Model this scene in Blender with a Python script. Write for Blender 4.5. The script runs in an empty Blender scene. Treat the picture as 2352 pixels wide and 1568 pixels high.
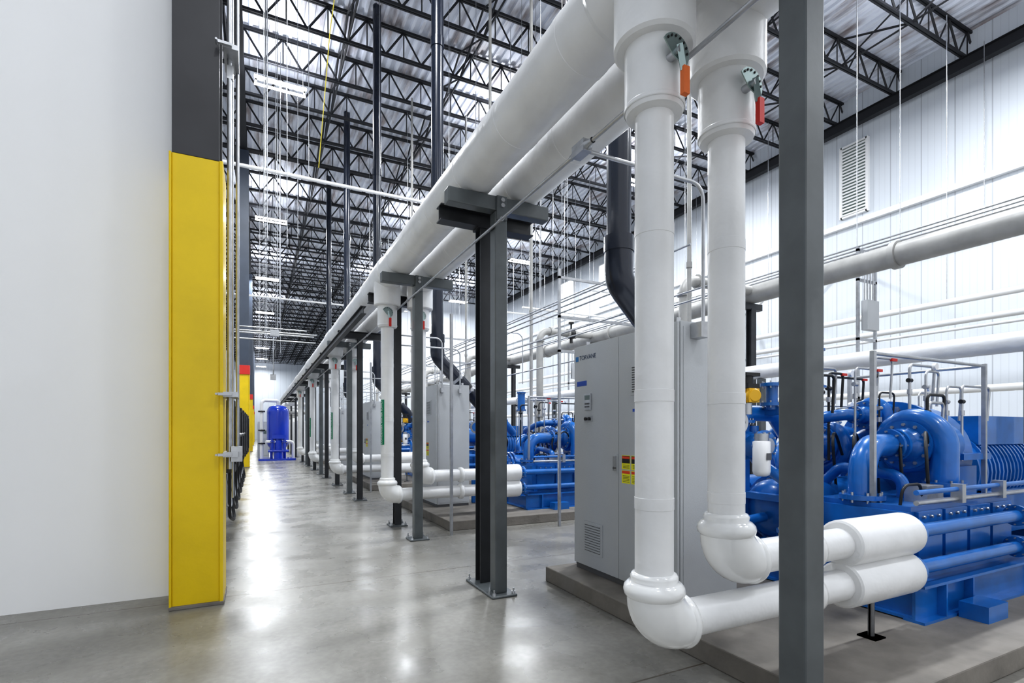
import bpy, math, random
from mathutils import Vector, Matrix
random.seed(7)
V = Vector
scene = bpy.context.scene

# ------------------------------------------------------------------ materials
def mat(name, col, rough=0.5, metal=0.0, var=0.0, vscale=3.0, bump=0.0, bscale=20.0, emit=None, estr=0.0, coat=0.0, dark=None):
    m = bpy.data.materials.new(name); m.use_nodes = True
    nt = m.node_tree; b = nt.nodes['Principled BSDF']
    c = (col[0], col[1], col[2], 1)
    b.inputs['Base Color'].default_value = c
    b.inputs['Roughness'].default_value = rough
    b.inputs['Metallic'].default_value = metal
    if coat: b.inputs['Coat Weight'].default_value = coat
    if emit:
        b.inputs['Emission Color'].default_value = (*emit, 1)
        b.inputs['Emission Strength'].default_value = estr
    if var > 0 or bump > 0:
        tc = nt.nodes.new('ShaderNodeTexCoord')
    if var > 0:
        n = nt.nodes.new('ShaderNodeTexNoise'); n.inputs['Scale'].default_value = vscale
        n.inputs['Detail'].default_value = 6
        nt.links.new(tc.outputs['Object'], n.inputs['Vector'])
        r = nt.nodes.new('ShaderNodeValToRGB')
        d = dark if dark else tuple(x * (1 - var) for x in col)
        r.color_ramp.elements[0].color = (*d, 1); r.color_ramp.elements[0].position = 0.3
        r.color_ramp.elements[1].color = c; r.color_ramp.elements[1].position = 0.62
        nt.links.new(n.outputs['Fac'], r.inputs['Fac'])
        nt.links.new(r.outputs['Color'], b.inputs['Base Color'])
    if bump > 0:
        n2 = nt.nodes.new('ShaderNodeTexNoise'); n2.inputs['Scale'].default_value = bscale
        n2.inputs['Detail'].default_value = 3
        nt.links.new(tc.outputs['Object'], n2.inputs['Vector'])
        bp = nt.nodes.new('ShaderNodeBump'); bp.inputs['Strength'].default_value = bump
        bp.inputs['Distance'].default_value = 0.01
        nt.links.new(n2.outputs['Fac'], bp.inputs['Height'])
        nt.links.new(bp.outputs['Normal'], b.inputs['Normal'])
    return m

M_INS = mat('white_insulation_jacket', (0.83, 0.83, 0.83), 0.34, var=0.11, vscale=2.5, bump=0.8, bscale=7)
M_PVC = mat('white_pvc_cover', (0.85, 0.85, 0.84), 0.16, var=0.06, vscale=6, coat=0.4)
M_GRAY = mat('gray_painted_steel', (0.118, 0.132, 0.138), 0.36, var=0.28, vscale=4, bump=0.05, coat=0.2)
M_DARK = mat('dark_primer_steel', (0.038, 0.040, 0.045), 0.42, var=0.3, vscale=5)
M_JOIST = mat('black_joist_steel', (0.018, 0.019, 0.023), 0.6)
M_NAVY = mat('dark_slate_pvc_pipe', (0.014, 0.019, 0.034), 0.24, var=0.2, vscale=3, coat=0.2)
M_YEL = mat('yellow_safety_paint', (0.82, 0.585, 0.004), 0.38, var=0.12, vscale=2.2, bump=0.2, bscale=14)
M_COLG = mat('column_charcoal_paint', (0.045, 0.045, 0.05), 0.45, var=0.25, vscale=2)
M_SLATE = mat('column_slate_paint', (0.055, 0.07, 0.10), 0.45, var=0.2, vscale=2)
M_RED = mat('red_paint', (0.62, 0.03, 0.02), 0.4)
M_ORANGE = mat('orange_grip', (0.75, 0.16, 0.02), 0.45)
M_GALV = mat('galvanized_steel', (0.52, 0.53, 0.55), 0.32, metal=0.75, var=0.2, vscale=12)
M_LEVER = mat('zinc_lever_plate', (0.35, 0.43, 0.42), 0.3, metal=0.8)
M_CAB = mat('cabinet_gray_enamel', (0.485, 0.50, 0.515), 0.33, var=0.04, vscale=3, bump=0.15, bscale=160)
M_CABD = mat('cabinet_seam_dark', (0.12, 0.12, 0.125), 0.6)
M_BLUE = mat('compressor_blue_enamel', (0.010, 0.155, 0.51), 0.28, var=0.3, vscale=4, coat=0.4)
M_BLUED = mat('vessel_deep_blue', (0.006, 0.045, 0.48), 0.25, coat=0.4)
M_BLACK = mat('black_rubber', (0.015, 0.015, 0.016), 0.45)
M_WHT = mat('white_enamel', (0.82, 0.82, 0.82), 0.35)
M_PIPE = mat('light_gray_pipe', (0.40, 0.395, 0.38), 0.42, var=0.25, vscale=3, metal=0.1)
M_YACT = mat('yellow_actuator', (0.75, 0.42, 0.01), 0.4)
M_TAPE = mat('blue_masking_tape', (0.03, 0.09, 0.42), 0.6)
M_LOGO = mat('blue_mark', (0.01, 0.17, 0.45), 0.5)
M_GREEN = mat('green_label', (0.0, 0.22, 0.10), 0.5)
M_LBLY = mat('yellow_label', (0.85, 0.80, 0.02), 0.5)
M_LBLR = mat('red_label', (0.75, 0.06, 0.02), 0.5)
M_SCR = mat('screen_gray', (0.12, 0.16, 0.15), 0.2)
M_TXTW = mat('text_white', (0.85, 0.85, 0.85), 0.5)
M_TXTB = mat('text_navy', (0.02, 0.04, 0.10), 0.5)
M_PAD = mat('concrete_pad', (0.235, 0.215, 0.19), 0.75, var=0.35, vscale=3, bump=0.4, bscale=25)
M_EMIT = mat('led_tube', (1, 1, 1), 0.5, emit=(1.0, 1.0, 1.0), estr=30)
M_GLASS = mat('daylight_glass', (0.7, 0.8, 0.9), 0.1, emit=(0.78, 0.89, 1.0), estr=2.4)
M_STRIPE = mat('yellow_cable', (0.6, 0.5, 0.05), 0.5)
M_PLAST = mat('white_painted_plaster', (0.93, 0.93, 0.93), 0.7, var=0.02, vscale=1)

def wall_mat(name, axis):
    m = bpy.data.materials.new(name); m.use_nodes = True
    nt = m.node_tree; b = nt.nodes['Principled BSDF']
    tc = nt.nodes.new('ShaderNodeTexCoord'); sp = nt.nodes.new('ShaderNodeSeparateXYZ')
    nt.links.new(tc.outputs['Object'], sp.inputs['Vector'])
    def math_(op, a, bb):
        n = nt.nodes.new('ShaderNodeMath'); n.operation = op
        if isinstance(a, (int, float)): n.inputs[0].default_value = a
        else: nt.links.new(a, n.inputs[0])
        if bb is not None:
            if isinstance(bb, (int, float)): n.inputs[1].default_value = bb
            else: nt.links.new(bb, n.inputs[1])
        return n.outputs[0]
    c = sp.outputs[axis]
    f = math_('FRACT', math_('MULTIPLY', c, 1 / 1.0), None)
    rib = math_('LESS_THAN', f, 0.035)
    f2 = math_('FRACT', math_('MULTIPLY', c, 1 / 0.2), None)
    rib2 = math_('LESS_THAN', f2, 0.12)
    k = math_('ADD', math_('MULTIPLY', rib, 0.7), math_('MULTIPLY', rib2, 0.22))
    mx = nt.nodes.new('ShaderNodeMixRGB')
    mx.inputs[1].default_value = (0.64, 0.675, 0.72, 1); mx.inputs[2].default_value = (0.40, 0.42, 0.46, 1)
    nt.links.new(k, mx.inputs[0]); nt.links.new(mx.outputs[0], b.inputs['Base Color'])
    b.inputs['Roughness'].default_value = 0.45
    return m
M_WALLX = wall_mat('white_liner_panel_x', 0)
M_WALLY = wall_mat('white_liner_panel_y', 1)

def deck_mat():
    m = bpy.data.materials.new('galvanized_roof_deck'); m.use_nodes = True
    nt = m.node_tree; b = nt.nodes['Principled BSDF']
    tc = nt.nodes.new('ShaderNodeTexCoord')
    mp = nt.nodes.new('ShaderNodeMapping'); mp.inputs['Scale'].default_value = (1.5, 0.35, 1)
    nt.links.new(tc.outputs['Object'], mp.inputs['Vector'])
    n = nt.nodes.new('ShaderNodeTexNoise'); n.inputs['Scale'].default_value = 1.6; n.inputs['Detail'].default_value = 8
    nt.links.new(mp.outputs['Vector'], n.inputs['Vector'])
    r = nt.nodes.new('ShaderNodeValToRGB')
    r.color_ramp.elements[0].position = 0.30; r.color_ramp.elements[0].color = (0.30, 0.26, 0.26, 1)
    r.color_ramp.elements[1].position = 0.50; r.color_ramp.elements[1].color = (0.72, 0.75, 0.83, 1)
    nt.links.new(n.outputs['Fac'], r.inputs['Fac']); nt.links.new(r.outputs['Color'], b.inputs['Base Color'])
    b.inputs['Roughness'].default_value = 0.45
    return m
M_DECK = deck_mat()

def floor_mat():
    m = bpy.data.materials.new('polished_concrete'); m.use_nodes = True
    nt = m.node_tree; b = nt.nodes['Principled BSDF']
    tc = nt.nodes.new('ShaderNodeTexCoord')
    def noise(s, d, vec=None, dist=0):
        n = nt.nodes.new('ShaderNodeTexNoise'); n.inputs['Scale'].default_value = s
        n.inputs['Detail'].default_value = d; n.inputs['Distortion'].default_value = dist
        nt.links.new(vec if vec else tc.outputs['Object'], n.inputs['Vector']); return n.outputs['Fac']
    def ramp(src, stops):
        r = nt.nodes.new('ShaderNodeValToRGB')
        r.color_ramp.elements[0].position = stops[0][0]; r.color_ramp.elements[0].color = (*stops[0][1], 1)
        r.color_ramp.elements[1].position = stops[-1][0]; r.color_ramp.elements[1].color = (*stops[-1][1], 1)
        for s in stops[1:-1]:
            e = r.color_ramp.elements.new(s[0]); e.color = (*s[1], 1)
        nt.links.new(src, r.inputs['Fac']); return r.outputs[0]
    def mul(a, c):
        mx = nt.nodes.new('ShaderNodeMixRGB'); mx.blend_type = 'MULTIPLY'; mx.inputs[0].default_value = 1
        nt.links.new(a, mx.inputs[1]); nt.links.new(c, mx.inputs[2]); return mx.outputs[0]
    base = ramp(noise(0.6, 12, dist=0.6), [(0.28, (0.205, 0.197, 0.178)), (0.5, (0.262, 0.254, 0.234)), (0.72, (0.320, 0.314, 0.296))])
    mp = nt.nodes.new('ShaderNodeMapping'); mp.inputs['Scale'].default_value = (0.25, 1.3, 1)
    nt.links.new(tc.outputs['Object'], mp.inputs['Vector'])
    c = mul(base, ramp(noise(1.4, 6, mp.outputs['Vector']), [(0.32, (0.82, 0.815, 0.80)), (0.68, (1.1, 1.1, 1.1))]))
    c = mul(c, ramp(noise(22, 8), [(0.35, (0.90, 0.90, 0.90)), (0.65, (1.06, 1.06, 1.06))]))
    # fine trowel swirls
    mp2 = nt.nodes.new('ShaderNodeMapping'); mp2.inputs['Scale'].default_value = (1, 0.35, 1); mp2.inputs['Rotation'].default_value = (0, 0, 0.5)
    nt.links.new(tc.outputs['Object'], mp2.inputs['Vector'])
    c = mul(c, ramp(noise(3.2, 12, mp2.outputs['Vector'], 2.0), [(0.35, (0.94, 0.935, 0.925)), (0.65, (1.04, 1.04, 1.04))]))
    sp = nt.nodes.new('ShaderNodeSeparateXYZ'); nt.links.new(tc.outputs['Object'], sp.inputs['Vector'])
    def joint(out, pitch, off, w):
        a = nt.nodes.new('ShaderNodeMath'); a.operation = 'ADD'; nt.links.new(out, a.inputs[0]); a.inputs[1].default_value = off
        d = nt.nodes.new('ShaderNodeMath'); d.operation = 'DIVIDE'; nt.links.new(a.outputs[0], d.inputs[0]); d.inputs[1].default_value = pitch
        f = nt.nodes.new('ShaderNodeMath'); f.operation = 'FRACT'; nt.links.new(d.outputs[0], f.inputs[0])
        l = nt.nodes.new('ShaderNodeMath'); l.operation = 'LESS_THAN'; nt.links.new(f.outputs[0], l.inputs[0]); l.inputs[1].default_value = w / pitch
        return l.outputs[0]
    j1 = joint(sp.outputs[1], 3.0, 0.5, 0.014)
    mx2 = nt.nodes.new('ShaderNodeMixRGB'); nt.links.new(j1, mx2.inputs[0])
    nt.links.new(c, mx2.inputs[1]); mx2.inputs[2].default_value = (0.11, 0.095, 0.075, 1)
    nt.links.new(mx2.outputs[0], b.inputs['Base Color'])
    mr = nt.nodes.new('ShaderNodeMapRange'); mr.inputs[1].default_value = 0.3; mr.inputs[2].default_value = 0.7
    mr.inputs[3].default_value = 0.20; mr.inputs[4].default_value = 0.38
    nt.links.new(noise(1.8, 10), mr.inputs[0]); nt.links.new(mr.outputs[0], b.inputs['Roughness'])
    bp = nt.nodes.new('ShaderNodeBump'); bp.inputs['Strength'].default_value = 0.05
    nt.links.new(noise(5.0, 4), bp.inputs['Height']); nt.links.new(bp.outputs[0], b.inputs['Normal'])
    return m
M_FLOOR = floor_mat()

# ------------------------------------------------------------------ mesh builder
def basis(a):
    a = a.normalized()
    t = V((0, 0, 1)) if abs(a.z) < 0.9 else V((1, 0, 0))
    u = a.cross(t).normalized(); w = a.cross(u).normalized()
    return a, u, w

class MB:
    def __init__(s): s.v = []; s.f = []; s.m = []; s.s = []; s.mats = []
    def mi(s, m):
        if m not in s.mats: s.mats.append(m)
        return s.mats.index(m)
    def add(s, vs, fs, m, smooth=False):
        o = len(s.v); k = s.mi(m)
        s.v += [tuple(x) for x in vs]
        for f in fs:
            s.f.append([i + o for i in f]); s.m.append(k); s.s.append(smooth)
    def box(s, lo, hi, m):
        x0, y0, z0 = lo; x1, y1, z1 = hi
        vs = [(x0,y0,z0),(x1,y0,z0),(x1,y1,z0),(x0,y1,z0),(x0,y0,z1),(x1,y0,z1),(x1,y1,z1),(x0,y1,z1)]
        s.add(vs, [(0,3,2,1),(4,5,6,7),(0,1,5,4),(1,2,6,5),(2,3,7,6),(3,0,4,7)], m)
    def bx(s, c, d, m):
        s.box([c[i]-d[i]/2 for i in range(3)], [c[i]+d[i]/2 for i in range(3)], m)
    def cyl(s, p0, p1, r, m, r2=None, n=20, smooth=True):
        L = (V(p1)-V(p0)).length
        s.lathe(p0, V(p1)-V(p0), [(0,0),(r,0),(r if r2 is None else r2,L),(0,L)], m, n, smooth)
    def lathe(s, o, axis, prof, m, n=24, smooth=True):
        o = V(o); a, u, w = basis(V(axis))
        for i in range(len(prof)-1):
            (r0,h0),(r1,h1) = prof[i], prof[i+1]
            vs = []; fs = []
            for (r,h) in ((r0,h0),(r1,h1)):
                for j in range(n):
                    t = 2*math.pi*j/n
                    vs.append(o + a*h + u*(r*math.cos(t)) + w*(r*math.sin(t)))
            if r0 < 1e-6: fs = [(n+j, n+(j+1)%n, j) for j in range(n)]
            elif r1 < 1e-6: fs = [(j, (j+1)%n, n+j) for j in range(n)]
            else: fs = [(j,(j+1)%n,n+(j+1)%n,n+j) for j in range(n)]
            s.add(vs, fs, m, smooth)
    def slathe(s, o, axis, prof, m, n=32):
        o = V(o); a, u, w = basis(V(axis)); vs = []; fs = []
        for (r,h) in prof:
            for j in range(n):
                t = 2*math.pi*j/n
                vs.append(o + a*h + u*(max(r,1e-4)*math.cos(t)) + w*(max(r,1e-4)*math.sin(t)))
        for i in range(len(prof)-1):
            for j in range(n):
                fs.append((i*n+j, i*n+(j+1)%n, (i+1)*n+(j+1)%n, (i+1)*n+j))
        s.add(vs, fs, m, True)
    def sphere(s, c, r, m, axis=(0,0,1), sq=1.0, n=24):
        s.slathe(c, axis, [(r*math.sin(math.pi*i/12), -r*sq*math.cos(math.pi*i/12)) for i in range(13)], m, n)
    def sweep(s, pts, radii, m, n=16, closed=False, caps=True):
        pts = [V(p) for p in pts]
        if not isinstance(radii, (list, tuple)): radii = [radii]*len(pts)
        N = len(pts); T = []
        for i in range(N):
            if i == 0: t = pts[1]-pts[0]
            elif i == N-1: t = pts[-1]-pts[-2]
            else: t = (pts[i+1]-pts[i]).normalized()+(pts[i]-pts[i-1]).normalized()
            T.append(t.normalized())
        a, u, w = basis(T[0]); vs = []; fs = []
        for i in range(N):
            u = (u - T[i]*u.dot(T[i])).normalized(); w = T[i].cross(u)
            for j in range(n):
                t = 2*math.pi*j/n
                vs.append(pts[i] + u*(radii[i]*math.cos(t)) + w*(radii[i]*math.sin(t)))
        for i in range(N-1):
            for j in range(n):
                fs.append((i*n+j, i*n+(j+1)%n, (i+1)*n+(j+1)%n, (i+1)*n+j))
        s.add(vs, fs, m, n > 6)
        if caps:
            s.add(vs[:n], [tuple(reversed(range(n)))], m); s.add(vs[-n:], [tuple(range(n))], m)
    def tube(s, pts, r, m, bend=0.1, n=14):
        pts = [V(p) for p in pts]; out = [pts[0]]
        for i in range(1, len(pts)-1):
            d1 = (pts[i]-pts[i-1]); d2 = (pts[i+1]-pts[i]); l1, l2 = d1.length, d2.length
            d1.normalize(); d2.normalize(); th = d1.angle(d2)
            if th < 0.02: out.append(pts[i]); continue
            t = min(bend*math.tan(th/2), l1*0.49, l2*0.49); R = t/math.tan(th/2)
            k = 4/3*math.tan(th/4)*R
            a = pts[i]-d1*t; e = pts[i]+d2*t; b1 = a+d1*k; b2 = e-d2*k
            for q in range(9):
                x = q/8
                out.append(a*(1-x)**3 + b1*3*x*(1-x)**2 + b2*3*x*x*(1-x) + e*x**3)
        out.append(pts[-1]); s.sweep(out, r, m, n)
    def bar(s, p0, p1, w, m):
        s.sweep([p0, p1], w*0.707, m, 4)
    def flange(s, c, axis, r, t, m, bolts=8, bm=None):
        a, u, w = basis(V(axis)); c = V(c)
        s.cyl(c-a*t/2, c+a*t/2, r, m, n=28)
        for i in range(bolts):
            th = 2*math.pi*i/bolts; p = c+(u*math.cos(th)+w*math.sin(th))*r*0.84
            s.cyl(p-a*t*1.1, p+a*t*1.1, r*0.07, bm or M_GALV, n=6)
    def ibeam(s, p0, p1, wd, h, m, up=(0,0,1), t=0.012):
        p0, p1 = V(p0), V(p1); a = (p1-p0).normalized(); up = V(up); sd = a.cross(up).normalized()
        def slab(cu, hu, hs):
            vs = []
            for p in (p0, p1):
                for (x, y) in ((-1,-1),(1,-1),(1,1),(-1,1)):
                    vs.append(p + sd*(x*hs) + up*(cu+y*hu))
            s.add(vs, [(0,1,2,3)[::-1],(4,5,6,7),(0,1,5,4),(1,2,6,5),(2,3,7,6),(3,0,4,7)], m)
        slab(h/2-t/2, t/2, wd/2); slab(-h/2+t/2, t/2, wd/2); slab(0, h/2-t, t/2)
    def mesh(s, name):
        me = bpy.data.meshes.new(name); me.from_pydata(s.v, [], s.f)
        for m in s.mats: me.materials.append(m)
        me.polygons.foreach_set('material_index', s.m)
        me.polygons.foreach_set('use_smooth', s.s)
        me.update(); return me
    def obj(s, name, bevel=0, parent=None):
        o = bpy.data.objects.new(name, s.mesh(name)); scene.collection.objects.link(o)
        if bevel:
            bm = o.modifiers.new('bevel', 'BEVEL'); bm.width = bevel; bm.segments = 2
            bm.limit_method = 'ANGLE'; bm.angle_limit = math.radians(50)
        if parent: o.parent = parent
        return o
def inst(name, src, loc, parent=None):
    o = bpy.data.objects.new(name, src.data); scene.collection.objects.link(o); o.location = loc
    for md in src.modifiers:
        if md.type == 'BEVEL':
            b = o.modifiers.new('bevel', 'BEVEL'); b.width = md.width; b.segments = 2
            b.limit_method = 'ANGLE'; b.angle_limit = md.angle_limit
    if parent: o.parent = parent
    return o
def text(body, loc, X_, Z_, size, m, parent, name='lettering', extr=0.0006):
    cu = bpy.data.curves.new(name, 'FONT'); cu.body = body; cu.size = size; cu.extrude = extr
    cu.align_x = 'CENTER'; cu.align_y = 'CENTER'; cu.materials.append(m)
    o = bpy.data.objects.new(name, cu); scene.collection.objects.link(o)
    X_, Z_ = V(X_), V(Z_); Y_ = Z_.cross(X_)
    o.location = V(loc) - parent.location; o.rotation_euler = Matrix((X_, Y_, Z_)).transposed().to_euler(); o.parent = parent
    return o

NK = 5
P = 6.05
# ------------------------------------------------------------------ room shell
H = 15.0; XL = -7.0; XR = 21.4; YB = -6.0; YP = 47.5; XP = 8.6; YF = 107.0
b = MB(); b.box((XL, YB, -0.2), (XR, YF, 0), M_FLOOR); b.obj('floor')
b = MB(); pitch = 0.30; x = XL; prof = []
while x < XR:
    prof += [(x, H), (x+0.15, H), (x+0.18, H-0.075), (x+0.27, H-0.075)]; x += pitch
prof.append((XR+0.1, H)); vs = []; fs = []
for (px, pz) in prof: vs += [(px, YB, pz), (px, YF, pz)]
for i in range(len(prof)-1): fs.append((2*i, 2*i+1, 2*i+3, 2*i+2))
b.add(vs, fs, M_DECK); b.obj('ceiling')
b = MB(); b.box((XL-0.2, YB, 0), (XL, YF, H), M_WALLY); b.obj('wall_left')
b = MB(); b.box((XL, 5.78, 0), (-0.69, 5.95, H-1.1), M_PLAST); b.obj('wall_left_return')
b = MB(); b.box((XL, YF, 0), (XP, YF+0.2, H), M_WALLX); b.obj('wall_far')
b = MB(); b.box((XP, YP, 0), (XR, YP+0.2, H), M_WALLX); b.obj('wall_back')
b = MB(); b.box((XP, YP+0.2, 0), (XP+0.2, YF, H), M_WALLY); b.obj('wall_partition')
b = MB(); b.box((XR, YB, 0), (XR+0.2, YP, H), M_WALLY); b.obj('wall_right')
b = MB(); b.box((XR-0.18, YB, 9.75), (XR, YP, 9.95), M_WHT); b.obj('trim_1')
for i, (yy, w) in enumerate(((12.3, 1.0), (28.5, 1.6), (33.6, 2.2))):
    b = MB()
    b.box((XR-0.05, yy-w/2, 10.2), (XR-0.02, yy+w/2, 13.0), M_GLASS if i else M_SCR)
    for a in (-w/2, w/2): b.box((XR-0.12, yy+a-0.05, 10.15), (XR, yy+a+0.05, 13.05), M_WHT)
    for a in (10.15, 12.98): b.box((XR-0.12, yy-w/2, a), (XR, yy+w/2, a+0.07), M_WHT)
    if i == 0:
        for q in range(22): b.box((XR-0.10, yy-w/2, 10.25+q*0.125), (XR-0.04, yy+w/2, 10.31+q*0.125), M_WHT)
    else:
        b.box((XR-0.1, yy-0.03, 10.2), (XR-0.02, yy+0.03, 13.0), M_WHT)
    b.obj('window_%d' % (i+1))

# roof joists
jb = MB(); zt, zb = H-0.14, H-1.05
for dy in (-0.04, 0.04):
    jb.box((XL, dy-0.025, zt-0.03), (XR, dy+0.025, zt+0.05), M_JOIST)
    jb.box((XL, dy-0.025, zb-0.05), (XR, dy+0.025, zb+0.03), M_JOIST)
x = XL
while x < XR-0.6:
    jb.bar((x, 0, zb), (x+0.6, 0, zt), 0.05, M_JOIST); jb.bar((x+0.6, 0, zt), (x+1.2, 0, zb), 0.05, M_JOIST)
    jb.bar((x+0.6, 0, zt), (x+0.6, 0, zb), 0.03, M_JOIST)
    x += 1.2
JP = 2.1
for xb in (-3.4, -0.9, 2.6, 6.4, 10.2, 14.0, 17.8):
    jb.bar((xb, 0, zb), (xb, JP, zt), 0.05, M_JOIST); jb.bar((xb, 0, zt), (xb, JP, zb), 0.05, M_JOIST)
    jb.bar((xb, 0, zb), (xb, JP, zb), 0.05, M_JOIST)
root = bpy.data.objects.new('roof_joists', None); scene.collection.objects.link(root)
j0 = jb.obj('joist_1', parent=root); j0.location.y = -4.0
n = int((YF+4)/JP)
for i in range(1, n): inst('joist_%d' % (i+1), j0, (0, -4+i*JP, 0), root)
b = MB()
for xg in (-0.5, 21.0):
    b.ibeam((xg, YB, H-1.28), (xg, YF if xg < 1 else YP, H-1.28), 0.25, 0.4, M_JOIST, t=0.02)
b.obj('roof_girders')

# ------------------------------------------------------------------ building columns, left line
for i, yc in enumerate((5.3, 24.6, 43.9, 63.0, 82.0)):
    b = MB(); x0, x1, d = -0.66, -0.3, 0.45
    up = M_COLG if i == 0 else M_SLATE
    for (za, zc, mm) in ((0.02, 3.97, M_YEL), (3.97, H-1.5, up)):
        b.box((x0, yc, za), (x1, yc+0.04, zc), mm)
        b.box((x0, yc+d-0.04, za), (x1, yc+d, zc), mm)
        b.box((x0+0.05, yc+0.04, za), (x1-0.05, yc+d-0.04, zc), mm)
    b.box((x1, yc-0.02, 0.02), (x1+0.03, yc+d+0.02, 3.97), M_YEL)
    b.box((x0-0.02, yc-0.02, 0.02), (x0, yc+d+0.02, 3.97), M_YEL)
    if i > 0: b.box((x0-0.04, yc-0.05, 3.97), (x1+0.04, yc+d+0.03, 4.35), M_RED)
    b.box((x0-0.02, yc-0.03, 0), (x1+0.04, yc+d+0.02, 0.03), M_PAD)
    b.obj('building_column', bevel=0.006)

b = MB()
for (cx, cy, r, z0, z1) in ((-0.225, 5.42, 0.021, 1.2, 13.5), (-0.165, 5.60, 0.016, 1.35, 13.5), (-0.21, 5.72, 0.010, 0.9, 6.0)):
    b.cyl((cx, cy, z0), (cx, cy, z1), r, M_GALV, n=12)
for zz in (1.34, 1.88, 5.0):
    b.box((-0.31, 5.22, zz-0.012), (-0.20, 5.25, zz+0.012), M_GALV)
    b.box((-0.27, 5.25, zz-0.022), (-0.15, 5.62, zz+0.022), M_GALV)
    b.cyl((-0.32, 5.20, zz), (-0.32, 5.27, zz), 0.010, M_GALV, n=8)
b.box((-0.21, 5.35, 1.27), (-0.12, 5.45, 1.41), M_GALV)
b.box((-0.245, 5.40, 4.80), (-0.195, 5.45, 4.92), M_GALV)
b.obj('column_conduit_run')

b = MB()
for i in range(7):
    y0 = 7.0+i*1.1
    b.box((-0.62, y0, 1.05), (-0.235+i*0.01, y0+0.55, 1.92), M_BLACK)
    b.box((-0.235+i*0.01, y0+0.05, 1.15), (-0.225+i*0.01, y0+0.5, 1.85), M_BLACK)
    b.cyl((-0.23, y0+0.1, 1.5), (-0.19, y0+0.1, 1.5), 0.025, M_GALV, n=10)
    b.tube([(-0.30, y0+0.2, 1.1), (-0.30, y0+0.2, 0.5), (-0.25, y0+0.5, 0.40), (-0.34, y0+0.6, 1.0)], 0.02, M_BLACK, 0.1, 8)
    b.tube([(-0.36, y0+0.1, 1.1), (-0.33, y0+0.1, 0.65), (-0.28, y0+0.4, 0.60), (-0.34, y0+0.5, 1.1)], 0.015, M_GALV, 0.1, 8)
    b.box((-0.52, y0+0.25, 0.0), (-0.47, y0+0.30, 3.0), M_GALV)
b.box((-0.66, 7.0, 1.95), (-0.60, 15.0, 2.0), M_GALV); b.box((-0.66, 7.0, 1.2), (-0.60, 15.0, 1.25), M_GALV)
b.obj('disconnect_switch_rack', bevel=0.004)

# ------------------------------------------------------------------ pipe rack
RX = 2.07; ZB = 3.77
def base_plate(b, x, y, w, l):
    b.box((x-w/2, y-l/2, 0), (x+w/2, y+l/2, 0.022), M_GRAY)
    for sx in (-1, 1):
        for sy in (-1, 1):
            c = (x+sx*(w/2-0.03), y+sy*(l/2-0.03))
            b.cyl((c[0], c[1], 0.02), (c[0], c[1], 0.075), 0.009, M_GALV, n=8)
            b.cyl((c[0], c[1], 0.022), (c[0], c[1], 0.045), 0.019, M_GALV, n=6)
def gray_post(y, long_plate=False):
    b = MB(); a = 0.0625
    b.box((RX-a, y-a, 0.02), (RX+a, y+a, ZB-0.145), M_GRAY)
    if long_plate: base_plate(b, RX, y+0.19, 0.26, 0.68)
    else: base_plate(b, RX, y, 0.28, 0.28)
    b.box((1.545, y-0.06, ZB-0.14), (2.59, y+0.06, ZB-0.004), M_GRAY)
    b.box((RX-0.055, y-0.085, ZB-0.23), (RX+0.055, y-0.0605, ZB-0.004), M_GRAY)
    for zz in (ZB-0.05, ZB-0.10):
        b.cyl((RX, y-0.105, zz), (RX, y-0.08, zz), 0.022, M_GALV, n=6)
    b.obj('pipe_rack_post', bevel=0.012)
def dark_post(y, plate=True):
    b = MB()
    b.ibeam((RX, y, 0.02), (RX, y, ZB-0.16), 0.11, 0.13, M_DARK, up=(0, 1, 0), t=0.012)
    if plate: base_plate(b, RX, y, 0.28, 0.28)
    b.ibeam((1.60, y, ZB-0.082), (2.62, y, ZB-0.082), 0.14, 0.155, M_DARK, t=0.012)
    b.box((RX-0.08, y-0.08, ZB-0.175), (RX+0.08, y+0.08, ZB-0.16), M_DARK)
    b.obj('steel_support_frame')
gray_post(1.41); gray_post(4.46, True); gray_post(7.22)
for y in (13.3, 19.6, 25.5): gray_post(y)
dark_post(4.84, False)
for y in (8.42, 11.85, 15.45, 17.95, 21.9, 24.4, 27.9, 33.0, 37.4, 41): dark_post(y)
b = MB(); b.ibeam((1.55, 8.55, ZB-0.25), (1.55, 41.0, ZB-0.25), 0.09, 0.13, M_DARK); b.obj('rack_runner_beam')

for cx in (1.836, 2.36):
    b = MB(); r = 0.217; cz = ZB+r
    b.sweep([(cx, -5.5, cz), (cx, 44.0, cz)], r, M_INS, 48)
    for k in range(7):
        yy = 2.05+P*k
        b.lathe((cx, yy-0.30, cz), (0, 1, 0), [(r, -0.04), (r+0.018, 0), (r+0.018, 0.60), (r, 0.64)], M_INS, 48)
    yy = -4.6
    while yy < 43:
        b.lathe((cx, yy, cz), (0, 1, 0), [(r, 0), (r+0.003, 0.003), (r+0.0035, 0.06), (r, 0.062)], M_INS, 48)
        yy += 0.91
    b.obj('insulated_header_pipe')

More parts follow.
